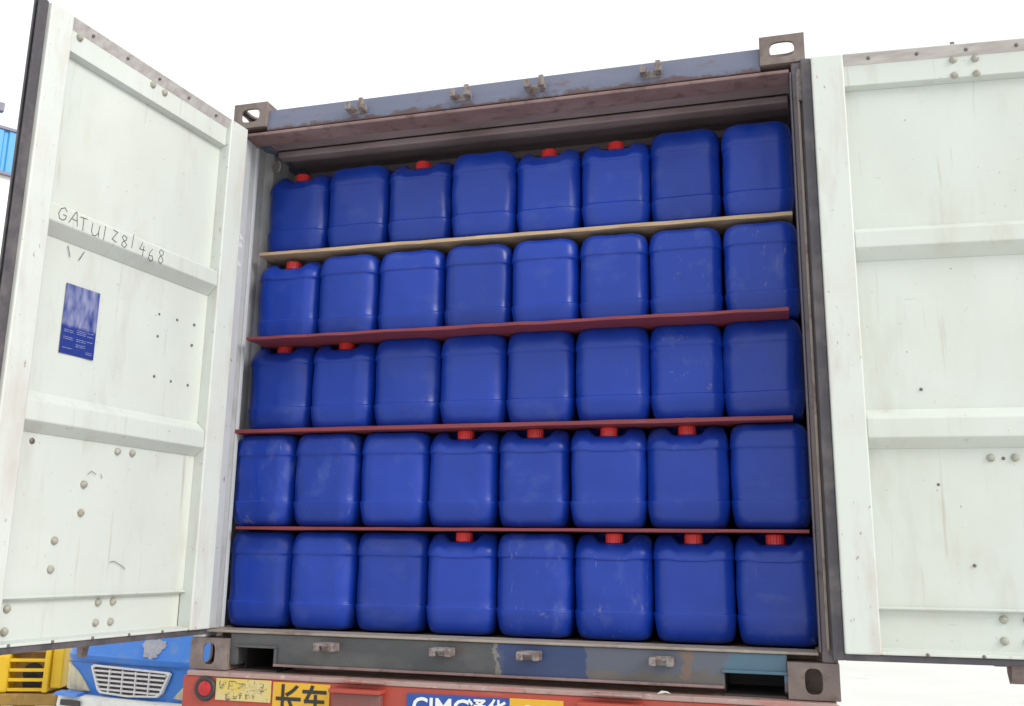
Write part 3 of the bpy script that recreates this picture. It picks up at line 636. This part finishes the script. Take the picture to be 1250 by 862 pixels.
row(cab, [sec(1.1405, .07, 1), sec(1.18, .08, .99)]); row(cab, [sec(1.90, .42, .92), sec(2.02, .50, .90), sec(2.08, .70, .86)])
kp(cab, 'cab', TBLU, .0, 40)
gl = MB(lmap); row(gl, [sec(1.1805, .081, .985), sec(1.90, .421, .915)]); kp(gl, 'windscreen', GLASS, 0, 40)
rt = MB(lmap); rt.prism([(.7, 2.07), (1.9, 2.07), (1.9, 2.12), (.75, 2.12)], -.94, .94); kp(rt, 'roof', TBLU, .02)
# grille: rim, dark recess, slats, uprights
def gx_(z): return .60 - (.655 - z) * .52 if z < .655 else .60
gr = MB(lmap); Z1, Z2 = .650, .372
rim = [(-.60, .652), (-.56, .672), (.56, .652), (.60, .632), (.50, .42), (.44, .378), (0, .352), (-.42, .368), (-.47, .40), (-.60, .652)]
def ring(mb, pts, sc, b0, b1):
    c = (0, .51); o_ = [(p[0], p[1]) for p in pts[:-1]]; n_ = [(c[0] + (p[0] - c[0]) * sc[0], c[1] + (p[1] - c[1]) * sc[1]) for p in o_]; n = len(o_)
    A = [mb.V(p[0], b0, p[1]) for p in o_]; B = [mb.V(p[0], b0, p[1]) for p in n_]; C = [mb.V(p[0], b1, p[1]) for p in n_]; E_ = [mb.V(p[0], b1, p[1]) for p in o_]
    for k in range(n):
        k2 = (k + 1) % n
        mb.F(A[k], A[k2], B[k2], B[k]); mb.F(B[k], B[k2], C[k2], C[k]); mb.F(A[k], A[k2], E_[k2], E_[k])
    return n_
inner = ring(gr, rim, (.94, .86), -.045, -.004); kp(gr, 'grille', TGRL, .006)
bk = MB(lmap); i = [bk.V(p[0], -.012, p[1]) for p in inner]; bk.F(*i); grp = kp(bk, 'grille_backing', TDARK)
for k in range(5):
    z = .612 - k * .049; hwz = .555 - (.635 - z) * .42
    kp(MB(lmap).prism([(-.042, z - .013), (-.046, z - .006), (-.030, z + .008), (-.018, z + .008), (-.018, z - .013)], -hwz, hwz), 'grille_slat', TGRL, 0)
for x in (-.30, -.10, .10, .30): kp(MB(lmap).box(x - .008, x + .008, -.044, -.014, .375, .632), 'grille_upright', TGRL, .002)
for sx in (-1, 1):
    hl = MB(lmap); pts_ = [(1.065, .665), (1.0, .655), (.86, .58), (.72, .47), (.63, .375), (.80, .362), (1.06, .372)]
    A = [hl.V(sx * x, .05 * (x / HWT) ** 2 + .06 * max(0, x / HWT - .88) ** 2 / .0144 - .018, z) for x, z in pts_]; B = [hl.V(sx * x, .2, z) for x, z in pts_]
    ctr = hl.V(sx * .88, -.012, .46); n = len(A)
    for k in range(n): hl.F(A[k], A[(k + 1) % n], ctr); hl.F(A[k], A[(k + 1) % n], B[(k + 1) % n], B[k])
    kp(hl, 'headlight', TLENS, .006, 50)
    kp(MB(lmap).box(sx * 1.02 - .06, sx * 1.02 + .06, .05, .07, 1.25, 1.75), 'wing_mirror', TDARK, .02)
bm_ = MB(lmap); row(bm_, [frontline(.0, .02), frontline(.0, -.10), frontline(.20, -.14), frontline(.318, -.12), frontline(.330, -.07), frontline(.330, .02)]); kp(bm_, 'bumper', TBUMP, 0, 50)
kp(MB(lmap).box(-.90, -.60, -.16, -.131, .22, .285), 'bumper_vent', TDARK, .01)
kp(MB(lmap).prism([(-.16, .322), (-.03, .322), (-.03, .365), (-.13, .352)], -1.03, -.66), 'headlight_trim', TBLU, .006)
kp(MB(lmap).box(-1.0, 1.0, -.012, -.004, .684, .690), 'panel_gap', TDARK)
pt = MB(lmap); rr = random.Random(5); P = []
for k in range(26):
    a_ = 2 * math.pi * k / 26; r1 = 1 + .13 * math.sin(3 * a_ + .5) + .09 * math.sin(7 * a_) + rr.uniform(-.05, .05)
    P.append((.275 + .155 * r1 * math.cos(a_), .895 + .10 * r1 * math.sin(a_)))
A = [pt.V(x, -.018 + (z - .785) * .19 + .05 * (x / HWT) ** 2, z) for x, z in P]; B = [pt.V(x, .01 + (z - .785) * .19 + .05 * (x / HWT) ** 2, z) for x, z in P]
pt.F(*A)
for k in range(26): pt.F(A[k], A[(k + 1) % 26], B[(k + 1) % 26], B[k])
for x in (.20, .33): pt.box(x - .03, x + .03, -.022, .0, .79, .83)
pt.box(.40, .445, .012, .035, .93, .97); o = kp(pt, 'peeled_patch', TPALE); o['label'] = 'pale grey patch where an emblem was removed'
for sx in (-1, 1):
    for y in (1.0, 4.2):
        z = -tz + .42
        wl = kp(MB(lmap).cyl((sx * .72, y, z), (sx * .98, y, z), .42, 28), 'wheel', TYRE, .03, 40); kp(MB(lmap).cyl((sx * .9, y, z), (sx * .985, y, z), .24, 18), 'rim', STEELG, 0, 40, wl)
kp(MB(lmap).box(-.4, .4, 1.2, 5.8, .30, .48), 'chassis', DARKST); kp(MB(lmap).box(-1.1, 1.1, 2.1, 5.9, .55, 1.2), 'cargo_bed', TBLU, .02)

# ------------------------------------------------------------------ yellow machine (rear louvres of a forklift)
YA = R(20); yO = Vector((-8.894, 7.796, gz(-8.9, 7.8))); yz = -yO.z
fk = thing('forklift', 'yellow forklift with barred rear opening, left of the blue truck', 'forklift', yO, YA)
ym = lambda a, b, c: Vector((a, b, c + yz))
def yp(mb, name, m, bevel=0, smooth=None, parent=None): return mb.build(name, m, parent or fk, (0, 0, 0), smooth, bevel)
yp(MB(ym).prism([(0, 0), (0, .08), (.06, .10), (.06, .80), (.9, .80), (.9, -.12), (.05, -.12)], -.25, .207).__class__(ym).box(-.30, .22, .20, .26, -.10, .75), 'rear_cavity', YELBR)
yp(MB(ym).prism([(-.02, .06), (-.02, .52), (.05, .78), (.9, .78), (.9, .06)], -.86, -.262), 'counterweight', YEL, .03)
yp(MB(ym).prism([(-.06, .07), (-.05, .56), (.0, .80), (.30, .80), (.30, .07)], .207, .282), 'post', YEL, .015)
yp(MB(ym).prism([(.0, .12), (.0, .60), (.05, .80), (.9, .80), (.9, .12)], .2835, .44), 'side_panel', YEL, .02)
yp(MB(ym).prism([(-.05, -.10), (-.05, .055), (.9, .055), (.9, -.13)], -.86, .42), 'lower_body', YELBR, .02)
yp(MB(ym).box(-.26, .206, -.0, .30, .585, .80), 'top_cover', YELBR, .015)
for z in (.483, .355, .228, .101): yp(MB(ym).box(-.263, .2065, -.015, .035, z - .022, z + .022), 'bar', YEL, .008)
for z in (.30, .17): yp(MB(ym).cyl((-.02, .17, z), (-.02, .199, z), .13 if z > .2 else .12, 24), 'fan_opening', PBLK, 0, 40)
yp(MB(ym).box(-.75, .35, .9, 2.0, -.1, .7), 'body', YEL, .03)
for x in (-.72, .32):
    for y in (.35, 1.9): yp(MB(ym).box(x - .03, x + .03, y, y + .06, .79, 1.75), 'guard_post', DARKST, .01)
yp(MB(ym).box(-.78, .38, .3, 2.0, 1.751, 1.80), 'overhead_guard', DARKST, .01)
for x in (-.72, .38):
    for y in (.5, 1.8):
        wl = yp(MB(ym).cyl((x - .10, y, -yz + .26), (x + .10, y, -yz + .26), .26, 24), 'wheel', TYRE, .02, 40); yp(MB(ym).cyl((x - .105, y, -yz + .26), (x + .105, y, -yz + .26), .14, 16), 'rim', STEELG, 0, 40, wl)
